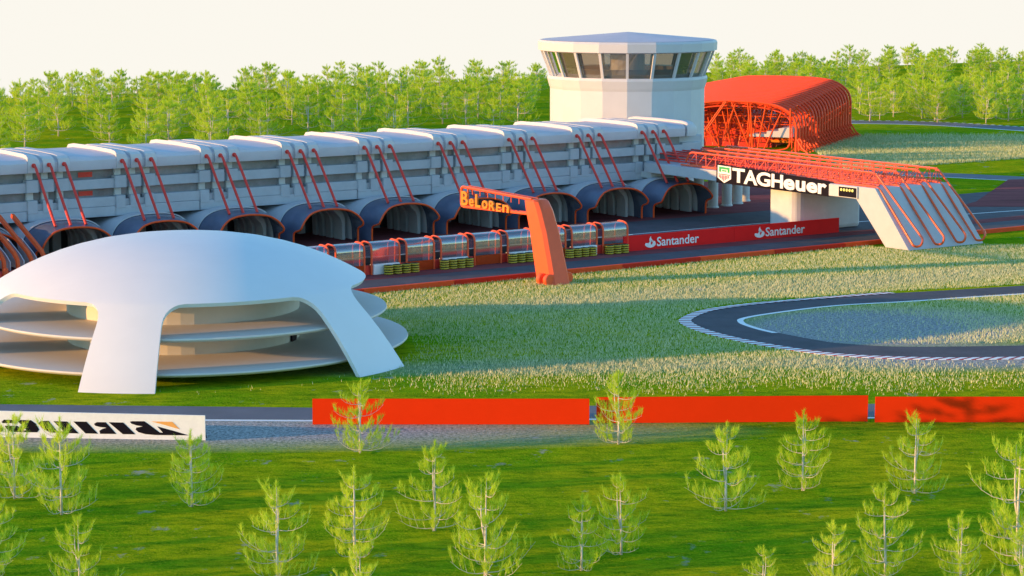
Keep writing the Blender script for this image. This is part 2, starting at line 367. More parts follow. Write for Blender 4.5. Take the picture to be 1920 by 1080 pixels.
def keep_main(x, y, rg):
    u, v = uvof(x, y); k = v > 39.6
    d2 = ((x[:, None] - CEN[None, ::4, 0]) ** 2 + (y[:, None] - CEN[None, ::4, 1]) ** 2) < CEN[None, ::4, 2] ** 2
    k &= ~d2.any(1)
    k &= ~((np.hypot(x + 29.6, y - 209.3) < 20.8) & (y > 190))
    near = np.clip((y - 186.5 - 1.5 * np.sin(x * .35)) / 13.0, 0, 1) ** 1.1                      # thins out towards the lower road
    near = np.where(y < 216, near * np.clip((x + 13 - (y - 195) * .12) / 12, 0.04, 1), near)
    near *= np.where((v < 44) , np.clip((v - 39.6) / 3, 0.6, 1), 1)
    ins = np.clip(1 - np.hypot((x - 32) / 13, (y - 222) / 11), 0, 1); near *= 1 - np.clip(ins * 3, 0, .86)
    low = np.clip(1.6 - np.hypot((x - 46) / 17, (y - 201) / 7) * 1.3, 0, 1); near *= 1 - .85 * low
    k &= ~((u > 37.4) & (u < 51.8) & (v < 46.8)); return k & (rg.uniform(0, 1, len(x)) < near)
tag(grass('tall_grass', 310000, (-36, 66), (185, 286), 0.27, 0.06, keep_main, 1), 'long pale straw grass growing round the hairpin track', 'grass', kind='stuff')
def keep_back(x, y, rg):
    u, v = uvof(x, y); k = (v < -36) & (u > 58)
    mid = np.clip((y - 385) / 8, 0, 1) * np.clip((470 - y) / 16, 0, 1)
    return k & (rg.uniform(0, 1, len(x)) < mid)
tag(grass('meadow_grass', 110000, (55, 125), (384, 474), 0.5, 0.12, keep_back, 2), 'long pale grass in the field beyond the start gantry', 'grass', kind='stuff')

# ------------------------------------------------------------------ trees
def make_tree_meshes(seed, H, dens, nw, bare=0.0):
    rg = random.Random(seed); tb = MB(); leaves = []
    lean = Vector((rg.uniform(-.03, .03), rg.uniform(-.03, .03), 0)) * H
    def stem(z, k=0): return Vector((lean.x * z / H, lean.y * z / H, z)) + (off * max(0, min(1, (z - H * .32) / (H * .18))) if k else Vector())
    an = rg.uniform(0, 2 * pi); off = Vector((cos(an), sin(an), 0)) * H * rg.uniform(.035, .055)
    rad = H * 0.0135
    tb.tube([stem(H * t) + Vector((rg.uniform(-.02, .02), rg.uniform(-.02, .02), 0)) for t in (0, .2, .4, .6, .8, .93)], [rad * 1.25, rad, rad * .85, rad * .6, rad * .4, rad * .15], 6)
    tb.tube([stem(H * t, 1) for t in (.3, .45, .6, .75, .9)], [rad * .7, rad * .65, rad * .5, rad * .35, rad * .12], 5)
    tiers = 6; lvl = sorted([bare + (0.90 - bare) * (i / (tiers - 0.1)) + rg.uniform(-.035, .035) for i in range(tiers)])
    for ti, lz in enumerate(lvl):
        z0 = max(0.03, lz) * H; nb = rg.choice((4, 5)) if ti < 4 else 3; ph = rg.uniform(0, 2 * pi)
        full = 0.43 * H * (1 - lz) ** 0.62 * rg.uniform(0.85, 1.1) + 0.02 * H
        for bi in range(nb):
            ang = ph + 2 * pi * bi / nb + rg.uniform(-.5, .5); Lb = full * rg.uniform(0.5, 1.15); dr = Vector((cos(ang), sin(ang), 0)); k = rg.random() < .5 and lz > .35
            s0 = stem(z0 * rg.uniform(.94, 1.06), k); up = rg.uniform(.3, .6)
            P = [s0 + dr * Lb * t + Vector((0, 0, Lb * (up * t ** 2.4 - 0.14 * t))) for t in (0, .25, .5, .75, 1.0)]
            br = rad * .36
            tb.tube(P, [br, br * .8, br * .6, br * .45, br * .2], 4, cap=False)
            nt = 7
            for q in range(nt):
                t = 0.25 + 0.75 * (q + rg.random() * .8) / nt; t = min(t, 1)
                j = min(3, int(t * 4)); p = P[j].lerp(P[j + 1], t * 4 - j)
                side = Vector((-dr.y, dr.x, 0)) * rg.uniform(-1, 1)
                td = (side * .6 + dr * .25 + Vector((0, 0, rg.uniform(.6, 1.3)))).normalized(); tl = H * rg.uniform(.07, .17) * (1 - .35 * lz)
                e = p + td * tl
                if q % 2 == 0: tb.tube([p, p.lerp(e, .6), e], [br * .4, br * .3, br * .12], 3, cap=False)
                for _ in range(int(24 * dens)):
                    f = rg.uniform(.15, 1.05) ** .8; c = p.lerp(e, f) + Vector((rg.gauss(0, .006), rg.gauss(0, .006), rg.gauss(0, .006))) * H
                    nd_ = (td * .8 + Vector((rg.gauss(0, .45), rg.gauss(0, .45), rg.gauss(.45, .35)))).normalized(); nl = H * rg.uniform(.04, .09)
                    sd = nd_.cross(Vector((rg.gauss(0, 1), rg.gauss(0, 1), rg.gauss(0, 1)))).normalized() * nw
                    leaves.append((c - sd, c + sd, c + nd_ * nl))
    for k in (0, 1):
        for _ in range(int(130 * dens)):                                         # leader tufts
            z0 = H * rg.uniform(.72, .97) * (.93 if k else 1); c = stem(min(z0, H * .97), k)
            nd_ = Vector((rg.gauss(0, .5), rg.gauss(0, .5), .9)).normalized(); nl = H * rg.uniform(.035, .075); sd = nd_.cross(Vector((rg.gauss(0, 1), rg.gauss(0, 1), .1))).normalized() * nw
            leaves.append((c - sd, c + sd, c + nd_ * nl))
    tm = bpy.data.meshes.new('trunk'); tb.bm.to_mesh(tm); tb.bm.free(); tm.materials.append(M['bark']); tm.shade_smooth()
    co = np.array([[tuple(p) for p in l] for l in leaves], dtype=np.float32); n = len(co)
    lm = bpy.data.meshes.new('crown'); lm.vertices.add(n * 3); lm.vertices.foreach_set('co', co.ravel()); lm.loops.add(n * 3)
    lm.loops.foreach_set('vertex_index', np.arange(n * 3)); lm.polygons.add(n); lm.polygons.foreach_set('loop_start', np.arange(0, n * 3, 3)); lm.update(); lm.validate(); lm.materials.append(M['leaf'])
    return tm, lm, H
near_p = [make_tree_meshes(10 + i, 5.5, 1.15, 0.0125) for i in range(5)]
far_p = [make_tree_meshes(40 + i, 8.0, 0.9, 0.030, 0.10) for i in range(5)]
def tree(proto, x, y, h, rz, label, group=None, wide=1.0):
    tm, lm, H = proto; s = h / H; r = empty('young_pine', (x, y, 0), rz); r.scale = (s * wide, s * wide, s)
    for me, nm in ((tm, 'trunk'), (lm, 'crown')):
        o = bpy.data.objects.new(nm, me); COL.objects.link(o); o.parent = r
    return tag(r, label, 'tree', group)
FG = [(13.62, 146.38, 5.7, 'young pine whose tip touches the second red board, above the lawn centre right'),
 (19.26, 152.13, 5.41, 'young pine with its orange lit top against the right part of the second red board'),
 (26.55, 151.34, 5.28, 'young pine under the left part of the third red board'),
 (-10.86, 164.31, 5.29, 'young pine standing right in front of the left end of the first red board'),
 (7.74, 167.09, 5.38, 'young pine covering the gap between the first and second red boards'),
 (-4.77, 141.17, 5.6, 'young leaning pine on the lawn below the middle of the first red board'),
 (-9.27, 134.68, 5.4, 'tall young pine with two stems directly below the one before the first board'),
 (-13.35, 129.88, 5.6, 'young pine near the bottom edge, left of the two stemmed pine'),
 (-1.52, 130.46, 6.0, 'wide bushy young pine near the bottom edge at the picture centre left'),
 (6.47, 135.3, 4.9, 'right one of two overlapping young pines at the bottom centre'),
 (4.0, 131.64, 4.5, 'left one of two overlapping young pines at the bottom centre'),
 (-20.59, 147.55, 4.98, 'thin young pine just below the right end of the white board'),
 (-28.58, 145.36, 6.22, 'young pine in front of the white board, second from the left frame edge'),
 (-32.46, 149.8, 5.56, 'young pine in front of the far left letters of the white board'),
 (21.24, 129.88, 5.5, 'tall slender young pine at the bottom right below the third board'),
 (17.97, 128.17, 3.8, 'small young pine cut by the bottom edge, left of the tall slender one'),
 (25.16, 128.17, 4.3, 'young pine cut by the bottom edge, right of the tall slender one'),
 (29.56, 134.06, 7.39, 'largest young pine at the right frame edge'),
 (-24.06, 127.05, 4.3, 'young pine at the bottom left cut by the frame edge'),
 (-29.5, 130.46, 4.6, 'young pine in the lower left corner half outside the frame'),
 (13.73, 124.87, 3.2, 'tip of a young pine poking up at the bottom edge right of centre'),
 (-8.19, 122.76, 4.0, 'crown of a young pine at the bottom edge under the two stemmed one'),
 (27.9, 125.0, 4.3, 'young pine in the lower right corner below the largest one')]
for i, (x, y, h, lb) in enumerate(FG): tree(near_p[i % 5], x, y, h * 1.03, i * 1.37, lb, 'young pines on the front lawn')
ORD = ['first', 'second', 'third', 'fourth', 'fifth', 'sixth', 'seventh', 'eighth', 'ninth', 'tenth', 'eleventh', 'twelfth', 'thirteenth', 'fourteenth', 'fifteenth', 'sixteenth', 'seventeenth', 'eighteenth', 'nineteenth', 'twentieth']
rg_ = random.Random(21)
for n in range(14):                                   # the lawn trees go on beyond the left frame edge and shade the grass
    x = -42 - (n % 5) * 8 - rg_.uniform(0, 3); y = 112 + n * 2.9
    tree(near_p[n % 5], x, y, rg_.uniform(5, 6.4), n * 2.1, '%s nearest young pine on the lawn outside the left frame edge' % ORD[n], 'pines outside the left frame edge')
# wood behind
def back_trees():
    rg = random.Random(3); pts = []; tries = 0
    while len(pts) < 260 and tries < 80000:
        tries += 1; u = rg.uniform(-30, 480); v = rg.uniform(-303, -62); p = W(u, v); D = p.y
        px = 960 + p.x / D * 4443
        if not -60 < px < 1980: continue
        py = -80 + 35 * 4443 / D
        if px < 1000 and py > 300 - 0.04 * px: continue
        if px > 1000 and (py > 212 + 22 * (px > 1600)): continue
        if 1010 < px < 1345 and py > 140: continue
        if 1320 < px < 1610 and py > 190: continue
        if px < 1000 and rg.random() < .3: continue
        if abs(px - 1690) < 130 and 150 < py < 200 and rg.random() < .5: continue
        mind = 6.0 + D * (0.0095 if px < 1000 else 0.0065)
        if rg.random() < .25: mind *= .35
        if any((p - q).length_squared < mind * mind for q, _, _ in pts): continue
        pts.append((p, px, py))
    cells = {}
    zones = [(58, 'behind the roof left end'), (223, 'behind the first roof bay'), (381, 'behind the second roof bay'), (533, 'behind the third roof bay'), (681, 'behind the fourth roof bay'), (821, 'behind the fifth roof bay'), (1180, 'close left of the tower'), (1470, 'right of the tower top'), (1610, 'above the tube hall'), (1700, 'just right of the tube hall'), (1800, 'beyond the road bend'), (1860, 'above the far road corner'), (2100, 'at the right frame edge')]
    for p, px, py in pts:
        z = next(t for lim, t in zones if px < lim); crest = 185 - px * .04
        row = 'on the crest' if py < crest + 22 else ('in the middle rows' if py < crest + 55 else 'in the nearest rows')
        cells.setdefault((z, row), []).append((px, py, p))
    i = 0
    for (z, row), ls in cells.items():
        ls.sort(key=lambda q: q[0])
        for n, (px, py, p) in enumerate(ls):
            h = rg.uniform(6.0, 8.4) if py < 200 else rg.uniform(7.0, 9.8)
            tree(far_p[i % 5], p.x, p.y, h, rg.uniform(0, 6.28), '%s pine from the left %s %s' % (ORD[min(n, 19)], row, z), 'young pines of the wood behind the circuit', 1.22); i += 1
back_trees()
rg_ = random.Random(8)
for n in range(12):  # unseen pines added behind the tower to extend the shade on the field
    x = 9 + n * 1.75; y = 390 + (n % 3) * 6 + n * .3
    tree(far_p[n % 5], x, y, rg_.uniform(8.0, 9.5), n * 1.1, '%s pine from the left in the added shade row hidden by the tower' % ORD[n], 'added shade pines screened by the tower')
for (x, y, h, lb) in ((80.2, 512, 7.2, 'small pine standing alone at the edge of the back road beside the tube hall'), (91.5, 508, 11, 'tall pine at the edge of the back road right of the small lone one'), (106, 528, 10.5, 'broad pine with spreading low limbs at the far right of the back road')):
    tree(far_p[int(x) % 5], x, y, h, x, lb, 'wood beyond the back road')

# ------------------------------------------------------------------ pit building
P = 11.22
pit = frame('pit_building')
tag(pit, 'long white pit building with ribbed roof, strip windows and arched garage tunnels', 'building')
KS = list(range(-5, 5))
def roof_prof(top, dv=0.0):
    return [(-5.62 + dv, 10.28), (-5.5 + dv, 10.7), (-5.5 + dv, 11.4), (-5.62 + dv, top - .52), (-5.98 + dv, top - .24), (-7.0, top - .10), (-12, top), (-17.4, top - .04), (-18.9, top - .25), (-19.45, top - .8), (-19.45, 10.28)]
def section(u, top, dv=0): return [L(u, v, z) for v, z in roof_prof(top, dv)]
def build_bay(k):
    uc = [-6.85 + P * k + 1.9 * j for j in range(3)]; nxt = uc[0] + P
    parts = []
    for j, c in enumerate(uc):
        w = 0.80
        b = MB(); b.loft([section(c - w + .12, 12.34 if j else 12.50), section(c - w + .17, 12.38 if j else 12.56), section(c + w - .2, 12.38), section(c + w, 12.2, -.06)])
        parts.append(b.build('roof_rib', M['white'], pit, smooth=20))
        # facade boxes on the rib
        b = MB(); b.box(c - .74, c + .74, 5.85, 7.0, 7.95, 9.42); parts.append(b.build('parapet_block', M['facade'], pit, bevel=.08))
        b = MB(); b.box(c - .62, c + .62, 5.95, 7.0, 5.5, 7.05); parts.append(b.build('parapet_block', M['facade'], pit, bevel=.08))
        b = MB(); b.box(c - .5, c + .35, 6.6, 7.1, 9.42, 10.28); parts.append(b.build('window_pier', M['conc'], pit, bevel=.04)); b = MB(); b.box(c - .5, c + .35, 6.6, 7.1, 7.05, 7.95); parts.append(b.build('window_pier', M['conc'], pit, bevel=.04))
        pts = roundcorner([L(c, -5.9, 11.17), L(c, -5.05, 11.17), L(c, .1, 4.62)], 0.7)
        b = MB(); b.tube(pts, 0.17, 10); b.tube([L(c, -5.75, 11.17), L(c, -5.35, 11.17)], .26, 12)
        parts.append(b.build('strut_pipe', M['redp'], pit, smooth=40))
    # grooves between ribs and the wide dished panel
    b = MB(); b.loft([section(uc[0] - .7, 12.05, -.25), section(uc[2] + .7, 12.05, -.25)]); b.build('roof_gutter', M['roofg'], pit, smooth=35)
    a0, a1 = uc[2] + .8, (nxt - .7) if k < 4 else uc[2] + 4.0
    rows = []
    for t in (0, .06, .2, .4, .6, .8, .95, 1):
        dip = .34 * sin(pi * min(1, t * 1.15)) if t < .87 else .34 * sin(pi * min(1, .87 * 1.15)) * 0 + .1
        rows.append(section(a0 + (a1 - a0) * t, 12.26 - [0, .03, .12, .2, .22, .2, .16, .12][(0, .06, .2, .4, .6, .8, .95, 1).index(t)], -.05))
    b = MB(); b.loft(rows); b.build('roof_panel', M['roofg'], pit, smooth=17)
    # bands and windows between the rib groups
    b = MB(); b.box(a0 - .1, a1 + .1, 6.15, 7.1, 7.95, 9.1); b.build('parapet_band', M['facade'], pit, bevel=.05)
    b = MB(); b.box(a0 - .25, a1 + .25, 6.15, 7.1, 5.82, 6.95); b.build('parapet_band', M['facade'], pit, bevel=.05)
    b = MB(); b.box(uc[0] - .8, a0, 6.3, 7.1, 5.82, 6.6).box(uc[0] - .8, a0, 6.4, 7.1, 8.0, 9.0); b.build('parapet_band', M['facade'], pit)
    b = MB(); b.box(uc[0] - .85, a1 + .15, 6.02, 7.2, 4.62, 5.80); b.build('facade_skirt', M['facade'], pit, bevel=.06)
    for z0, z1 in ((9.1, 10.28), (6.95, 7.95)):
        b = MB(); b.box(uc[0] - .6, a1 + .1, 6.95, 7.05, z0, z1); w_ = b.build('window_strip', M['winglass'], pit)
    if k == -4:
        for z0, z1 in ((9.35, 9.95), (7.15, 7.7)):
            b = MB(); b.box(a0 + 1.6, a0 + 3.4, 6.86, 6.90, z0, z1); b.build('window_poster', M['redp'], pit)
for k in KS: build_bay(k)
b = MB(); b.box(-64, 46.2, 7.2, 19.1, 4.65, 11.9); b.build('core_wall', M['facade'], pit)
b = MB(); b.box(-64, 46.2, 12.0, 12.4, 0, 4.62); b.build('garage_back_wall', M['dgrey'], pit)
b = MB(); b.loft([section(46.2, 12.3), section(46.4, 12.46), section(47.6, 12.4, -.1), section(48.3, 12.0, -.5), section(48.5, 11.6, -.9)]); b.build('roof_end_cap', M['white'], pit, smooth=35)
b = MB(); b.box(46.2, 50.5, 7.4, 19, 4.62, 10.2); b.box(46.2, 49.6, 6.6, 7.4, 7.95, 9.3); b.box(46.2, 49.8, 6.5, 7.4, 5.0, 6.95); b.build('end_wing', M['facade'], pit, bevel=.1)
for (u, v) in ((47.6, -4.6), (50.73, -5.2), (53.9, -5.9), (57.0, -7.2), (60.3, -9.4)):
    b = MB(); b.lathe([(.85, 0), (.85, .15), (.72, .3), (.72, 5.6)], 20, c=(u, -v), close=True); b.build('column', M['conc'], pit, smooth=40)
b = MB(); b.prism([L(38.5, -4.0, 4.9), L(47, -3.4, 4.9), L(54, -4.6, 4.9), L(61.5, -8.5, 4.9), L(61.5, -14, 4.9), L(45, -14, 4.9), L(38.5, -9, 4.9)], (0, 0, .9)); b.build('terrace_slab', M['conc'], pit, bevel=.08)

# garage tunnels
def build_tunnel(cu):
    g = MB()
    half = [(4.6, 0, 0), (4.6, 0, 1.8), (4.42, 1.45, 2.22), (4.38, 1.7, 2.65), (3.75, 1.55, 3.5), (2.8, 1.28, 4.12), (1.6, 1.08, 4.38), (0, .98, 4.47)]
    full = [(-x, v, z) for x, v, z in half] + [(x, v, z) for x, v, z in half[-2::-1]]
    rim = [L(cu + x, v, z) for x, v, z in full]
    rimS = roundcorner(rim, .5, 3)
    def arch(w, h, v, n=60, e=3.0):
        pts = []
        for i in range(n + 1):
            a = pi - pi * i / n; c, s = cos(a), sin(a)
            x = w * (abs(c) ** (2 / e)) * (1 if c > 0 else -1); z = h * (abs(s) ** (2 / e)); pts.append(L(cu + x, v, z))
        return pts
    n = 61
    rs = resample(rimS, n); mid = resample(arch(5.3, 4.95, -1.3), n); r2 = resample(arch(5.5, 5.0, -2.4), n); r3 = resample(arch(5.5, 4.9, -5.2), n); r4 = resample(arch(5.4, 4.55, -8.0), n)
    t = MB(); t.grid([resample(arch(5.58, 5.12, -2.3), n), resample(arch(5.56, 5.12, -4.0), n), resample(arch(5.45, 4.7, -4.2), n), resample(arch(5.4, 4.7, -12.2), n)])
    tun = t.build('garage_tunnel', M['white'], pit, smooth=35, solid=.12)
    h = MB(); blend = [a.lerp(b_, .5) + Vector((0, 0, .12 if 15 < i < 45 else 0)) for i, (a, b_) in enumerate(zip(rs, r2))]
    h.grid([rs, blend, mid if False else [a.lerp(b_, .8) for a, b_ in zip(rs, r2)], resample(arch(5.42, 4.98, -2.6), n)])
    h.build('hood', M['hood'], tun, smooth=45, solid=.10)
    r = MB(); r.tube(rimS, .12, 8); r.build('entrance_rim', M['orange'], tun, smooth=40)
    # pale lining fins along the right-hand wall and across the back
    for v0, v1, x1 in ((-2.9, -4.9, 4.5), (-5.6, -6.9, 4.5), (-7.6, -8.6, 4.5), (-9.3, -10.2, 4.5)):
        f = MB(); prof = [(x1, 0), (x1, 2.6), (x1 - .35, 3.4), (x1 - 1.2, 4.0), (x1 - 1.9, 4.1), (x1 - 1.5, 3.6), (x1 - .75, 2.9), (x1 - .45, 2.2), (x1 - .4, 0)]
        f.prism([L(cu + x, v0, z) for x, z in prof], L(0, v1 - v0, 0)); f.build('lining_panel', M['conc'], tun, smooth=30)
    for q in range(5):
        f = MB(); x = -3.6 + q * 1.6; f.box(cu + x, cu + x + 1.05, 11.55, 11.95, 0, 3.9); f.build('rear_panel', M['conc'], tun, bevel=.05)
for k in KS: build_tunnel(-4.6 + P * k * 1.003)

# low red angled braces at the far left of the lane
br = frame('brace_rack'); tag(br, 'row of angled red steel braces on a low red plinth before the left garages', 'steel braces')
b = MB(); b.box(-64, -55.6, -8.2, -6.2, 0, .9); b.build('plinth', M['redp'], br, bevel=.06)
for i in range(6):
    u = -56.3 - 1.62 * i
    def barsec(v, z, n_, w=.19, h=.24): return [L(u - w, v, z) - n_ * h, L(u + w, v, z) - n_ * h, L(u + w, v, z) + n_ * h, L(u - w, v, z) + n_ * h]
    n1 = L(0, .39, .92); n2 = L(0, .85, .5); n3 = L(0, 1, 0)
    b = MB(); b.loft([barsec(-1.4, 6.05, n1), barsec(6.3, 2.75, n1), barsec(7.15, 2.1, n2), barsec(7.35, 0.9, n3), barsec(7.35, 0.0, n3)]); b.build('brace', M['orange'], br, bevel=.05)
    b = MB(); b.lathe([(.33, 0), (.33, 1.3), (.25, 1.45)], 14, c=(u - .3, -8.25), close=True); b.build('foot_bollard', M['orange'], br, smooth=40)
    b = MB(); b.prism([L(u - .8, 6.9, .9), L(u - .8, 2.6, .9), L(u - .8, 1.0, 4.2), L(u - .8, 2.8, 3.9), L(u - .8, 6.0, 2.5), L(u - .8, 6.9, 1.9)], (.12, 0, 0)); b.build('side_panel', M['white'], br)

# ------------------------------------------------------------------ control tower
TC = (55.7, -31.2)
tw = empty('control_tower', W(TC[0], TC[1], 0), 0); tag(tw, 'round white faceted control tower with outward leaning windows behind the pit roof', 'tower')
NF = 20; ph0 = radians(-90) + atan2(-17.35, 353.65) * 0 - math.atan(17.35 / 353.65) * -1 * -1
def ring(r, z): return [Vector((r * cos(ph0 + 2 * pi * k / NF), r * sin(ph0 + 2 * pi * k / NF), z)) for k in range(NF)]
b = MB(); b.loft([ring(11.6, 0), ring(11.6, 15.6), ring(11.75, 16.0), ring(12.05, 17.1), ring(11.9, 17.5), ring(11.4, 17.5)]); b.build('shaft', M['white'], tw)
b = MB(); b.loft([ring(12.9, 21.15), ring(13.4, 21.3), ring(13.45, 22.5), ring(13.25, 22.8), ring(12.9, 22.85)]); fas = b.build('fascia', M['white'], tw)
b = MB(); rr = ring(13.0, 22.86); ap = Vector((0, 0, 23.95))
vv = [b.bm.verts.new(p) for p in rr]; va = b.bm.verts.new(ap)
for k in range(NF): b.bm.faces.new((vv[k], vv[(k + 1) % NF], va))
b.build('roof', M['roofg'], tw)
lo, hi_ = ring(11.55, 17.5), ring(12.95, 21.2)
for k in range(NF):
    b = MB(); a0, a1 = lo[k], hi_[k]; n_ = Vector((a0.x, a0.y, 0)).normalized(); s_ = Vector((-n_.y, n_.x, 0)) * .2
    b.loft([[a0 - s_ - n_ * .2, a0 + s_ - n_ * .2, a0 + s_ + n_ * .12, a0 - s_ + n_ * .12], [a1 - s_ - n_ * .2, a1 + s_ - n_ * .2, a1 + s_ + n_ * .12, a1 - s_ + n_ * .12]]); b.build('mullion', M['white'], tw)
    k2 = (k + 1) % NF; f = .965
    b = MB(); b.poly([lo[k] * f + Vector((0, 0, 17.5 * (1 - f))), lo[k2] * f + Vector((0, 0, 17.5 * (1 - f))), hi_[k2] * f + Vector((0, 0, 21.2 * (1 - f))), hi_[k] * f + Vector((0, 0, 21.2 * (1 - f)))]); b.build('window_pane', M['towerglass'], tw)
b = MB(); b.lathe([(2.6, 17.5), (2.6, 21.1)], 20, close=True); b.build('cab_core', M['conc'], tw)
b = MB(); b.lathe([(8.6, 17.5), (8.6, 18.6), (9.8, 18.7), (9.8, 18.5), (8.8, 18.4)], 20); b.build('desk_ring', M['hood'], tw)

# ------------------------------------------------------------------ start gantry
gt = frame('start_gantry'); tag(gt, 'white start gantry bridging the lane with red lattice trusses and a sloping leg', 'gantry')
U0, U1 = 38.1, 51.0
b = MB(); b.prism([L(U0, -5, 5.75), L(U0, 10.5, 5.65), L(U0, 36.8, 5.5), L(U0, 42.07, 0), L(U0, 46.06, 0), L(U0, 40.05, 7.05), L(U0, 10, 7.05), L(U0, -5, 7.05)], (U1 - U0, 0, 0)); b.build('beam', M['gantryw'], gt, bevel=.06)
b = MB(); b.prism([L(37.5 + 2.2, 19.2, 0), L(37.5 + 2.2, 23.3, 0), L(40.6, 24.1, 0), L(51.2, 24.1, 0), L(51.2, 18.4, 0), L(40.6, 18.4, 0)], (0, 0, 5.58)); b.build('pier', M['conc'], gt, bevel=.5)
b = MB(); b.prism([L(U0 - .14, 10.45, 5.5), L(U0 - .14, 32.05, 5.42), L(U0 - .14, 32.05, 7.34), L(U0 - .14, 10.45, 8.0)], (.12, 0, 0)); sg = b.build('sign_board', M['black'], gt)
# sign lettering: x runs along -y (towards the camera), board face looks to -u
def SG(v, t): zb = 5.5 + (v - 10.45) * (-.08 / 21.6); zt = 8.0 - (v - 10.45) * .66 / 21.6; return zb + (zt - zb) * t
def sign_text(s, v0, v1, t0, t1, thick):
    z0 = SG(v0, t0); ex = Vector((0, -1, (SG(v1, t0) - z0) / (v1 - v0))); h = (SG((v0 + v1) / 2, t1) - SG((v0 + v1) / 2, t0))
    put_text('sign_letters', s, M['wpaint'], sg, (U0 - .15, -v0, z0), ex, (0, 0, 1), v1 - v0, h, thick, -.05 if False else .05)
sign_text('T', 13.75, 16.2, .14, .93, .03); sign_text('A', 16.0, 18.7, .12, .93, .03); sign_text('G', 18.5, 21.2, .12, .93, .03)
sign_text('H', 21.4, 23.6, .13, .93, .03); sign_text('e', 23.7, 25.8, .10, .76, .035); sign_text('u', 26.0, 27.8, .10, .76, .035); sign_text('e', 28.0, 30.0, .10, .76, .035); sign_text('r', 30.1, 31.7, .10, .78, .035)
def SP(v, t, off): return Vector((U0 - .14 - off, -v, SG(v, t)))
def sign_poly(name, pts, m, off): b = MB(); b.prism([SP(v, t, off) for v, t in pts], (-.02, 0, 0)); b.build(name, m, sg)
sign_poly('shield', [(10.75, .94), (13.45, .94), (13.45, .28), (12.1, .03), (10.75, .28)], M['wpaint'], .01)
sign_poly('shield_green', [(11.05, .88), (13.15, .88), (13.15, .60), (12.75, .60), (12.75, .76), (11.45, .76), (11.45, .60), (11.05, .60)], M['green'], .035)
sign_poly('shield_green', [(11.65, .72), (12.55, .72), (12.55, .64), (11.65, .64)], M['green'], .036)
sign_poly('shield_red', [(10.95, .50), (13.25, .50), (13.25, .46), (10.95, .46)], M['lred'], .035)
for q in range(7): v = 11.0 + q * .31; sign_poly('shield_red', [(v, .43), (v + .17, .43), (v + .17, .30 - .06 * (3 - abs(q - 3)) * .9), (v, .30 - .06 * (3 - abs(q - 3)) * .9)], M['lred'], .035)
b = MB(); b.box(U0 - .25, U0 - .02, -37.2, -32.15, 5.55, 7.0); lb_ = b.build('lamp_housing', M['conc'], gt, bevel=.05)
b = MB(); b.box(U0 - .32, U0 - .25, -37.1, -34.0, 5.65, 6.85); b.build('lamp_panel', M['black'], lb_, bevel=.2)
for q in range(5):
    b = MB(); v = 34.5 + q * .5; b.lathe([(.01, 0), (.2, .0), (.17, .06), (.01, .08)], 12); o = b.build('start_lamp', M['lamp'], lb_); o.location = (U0 - .33, -v, 6.5); o.rotation_euler = (0, -pi / 2, 0)
def truss(u0, vl):
    b = MB(); t = .145
    top = [L(u0 + .8, vl, 7.6), L(u0 + .8, vl + .9, 8.95), L(u0 + .8, 38.6, 8.75), L(u0 + .8, 45.9, 1.05)]
    # top chord runs down the ramp and hooks round to the lower chord
    low_end = [L(u0 + .45, 46.9, .35), L(u0, 46.35, .55)]
    pts = roundcorner(top[:3] + [L(u0 + .8, 47.0, 1.35)] + [L(u0 + .5, 46.9, .55), L(u0, 46.25, .45), L(u0, 39.95, 7.18), L(u0, vl, 7.25)], 0.6)
    b.tube(pts, t, 8)
    b.tube([L(u0 + 1.6, vl, 7.25), L(u0 + 1.6, 38.5, 7.18)], t * .8, 7)
    v = vl + 1.2; i = 0
    while v < 38.4:
        w = min(v + 1.0, 38.5)
        b.tube([L(u0, v, 7.22), L(u0 + .8, w, 8.9)], .065, 5, cap=False); b.tube([L(u0 + .8, w, 8.9), L(u0, min(w + 1.0, 39), 7.22)], .065, 5, cap=False)
        b.tube([L(u0 + 1.6, v, 7.22), L(u0 + .8, w, 8.9)], .05, 5, cap=False); b.tube([L(u0, v, 7.22), L(u0 + 1.6, v, 7.22)], .05, 5, cap=False)
        v += 2.0
    b.build('truss', M['tube'], gt, smooth=45)
for u0, vl in ((38.75, 2.2), (42.4, 0.5), (46.1, -1.5), (49.5, -3.0)): truss(u0, vl)
for i in range(7):
    b = MB(); u = 39.5 + i * 1.9; b.tube([L(u, -3.5 - i * .9, 7.5 + .12 * (i % 3)), L(u + 2.5, 16, 7.35)], .13, 7); b.tube([L(u + .6, -4.0 - i, 8.3), L(u + 2.8, 12, 7.9)], .10, 6); b.build('deck_pipe', M['redp'], gt, smooth=45)

# ------------------------------------------------------------------ tubular hall behind
HF = Vector((53.07, 423.02, 0)); hd = Vector((0.35609, 0.93445, 0)); HRZ = atan2(hd.y, hd.x) - pi / 2     # local y = along the hall
hall = empty('tube_hall', HF, HRZ); tag(hall, 'open grandstand hall of many curved red tube arches behind the start gantry', 'grandstand')
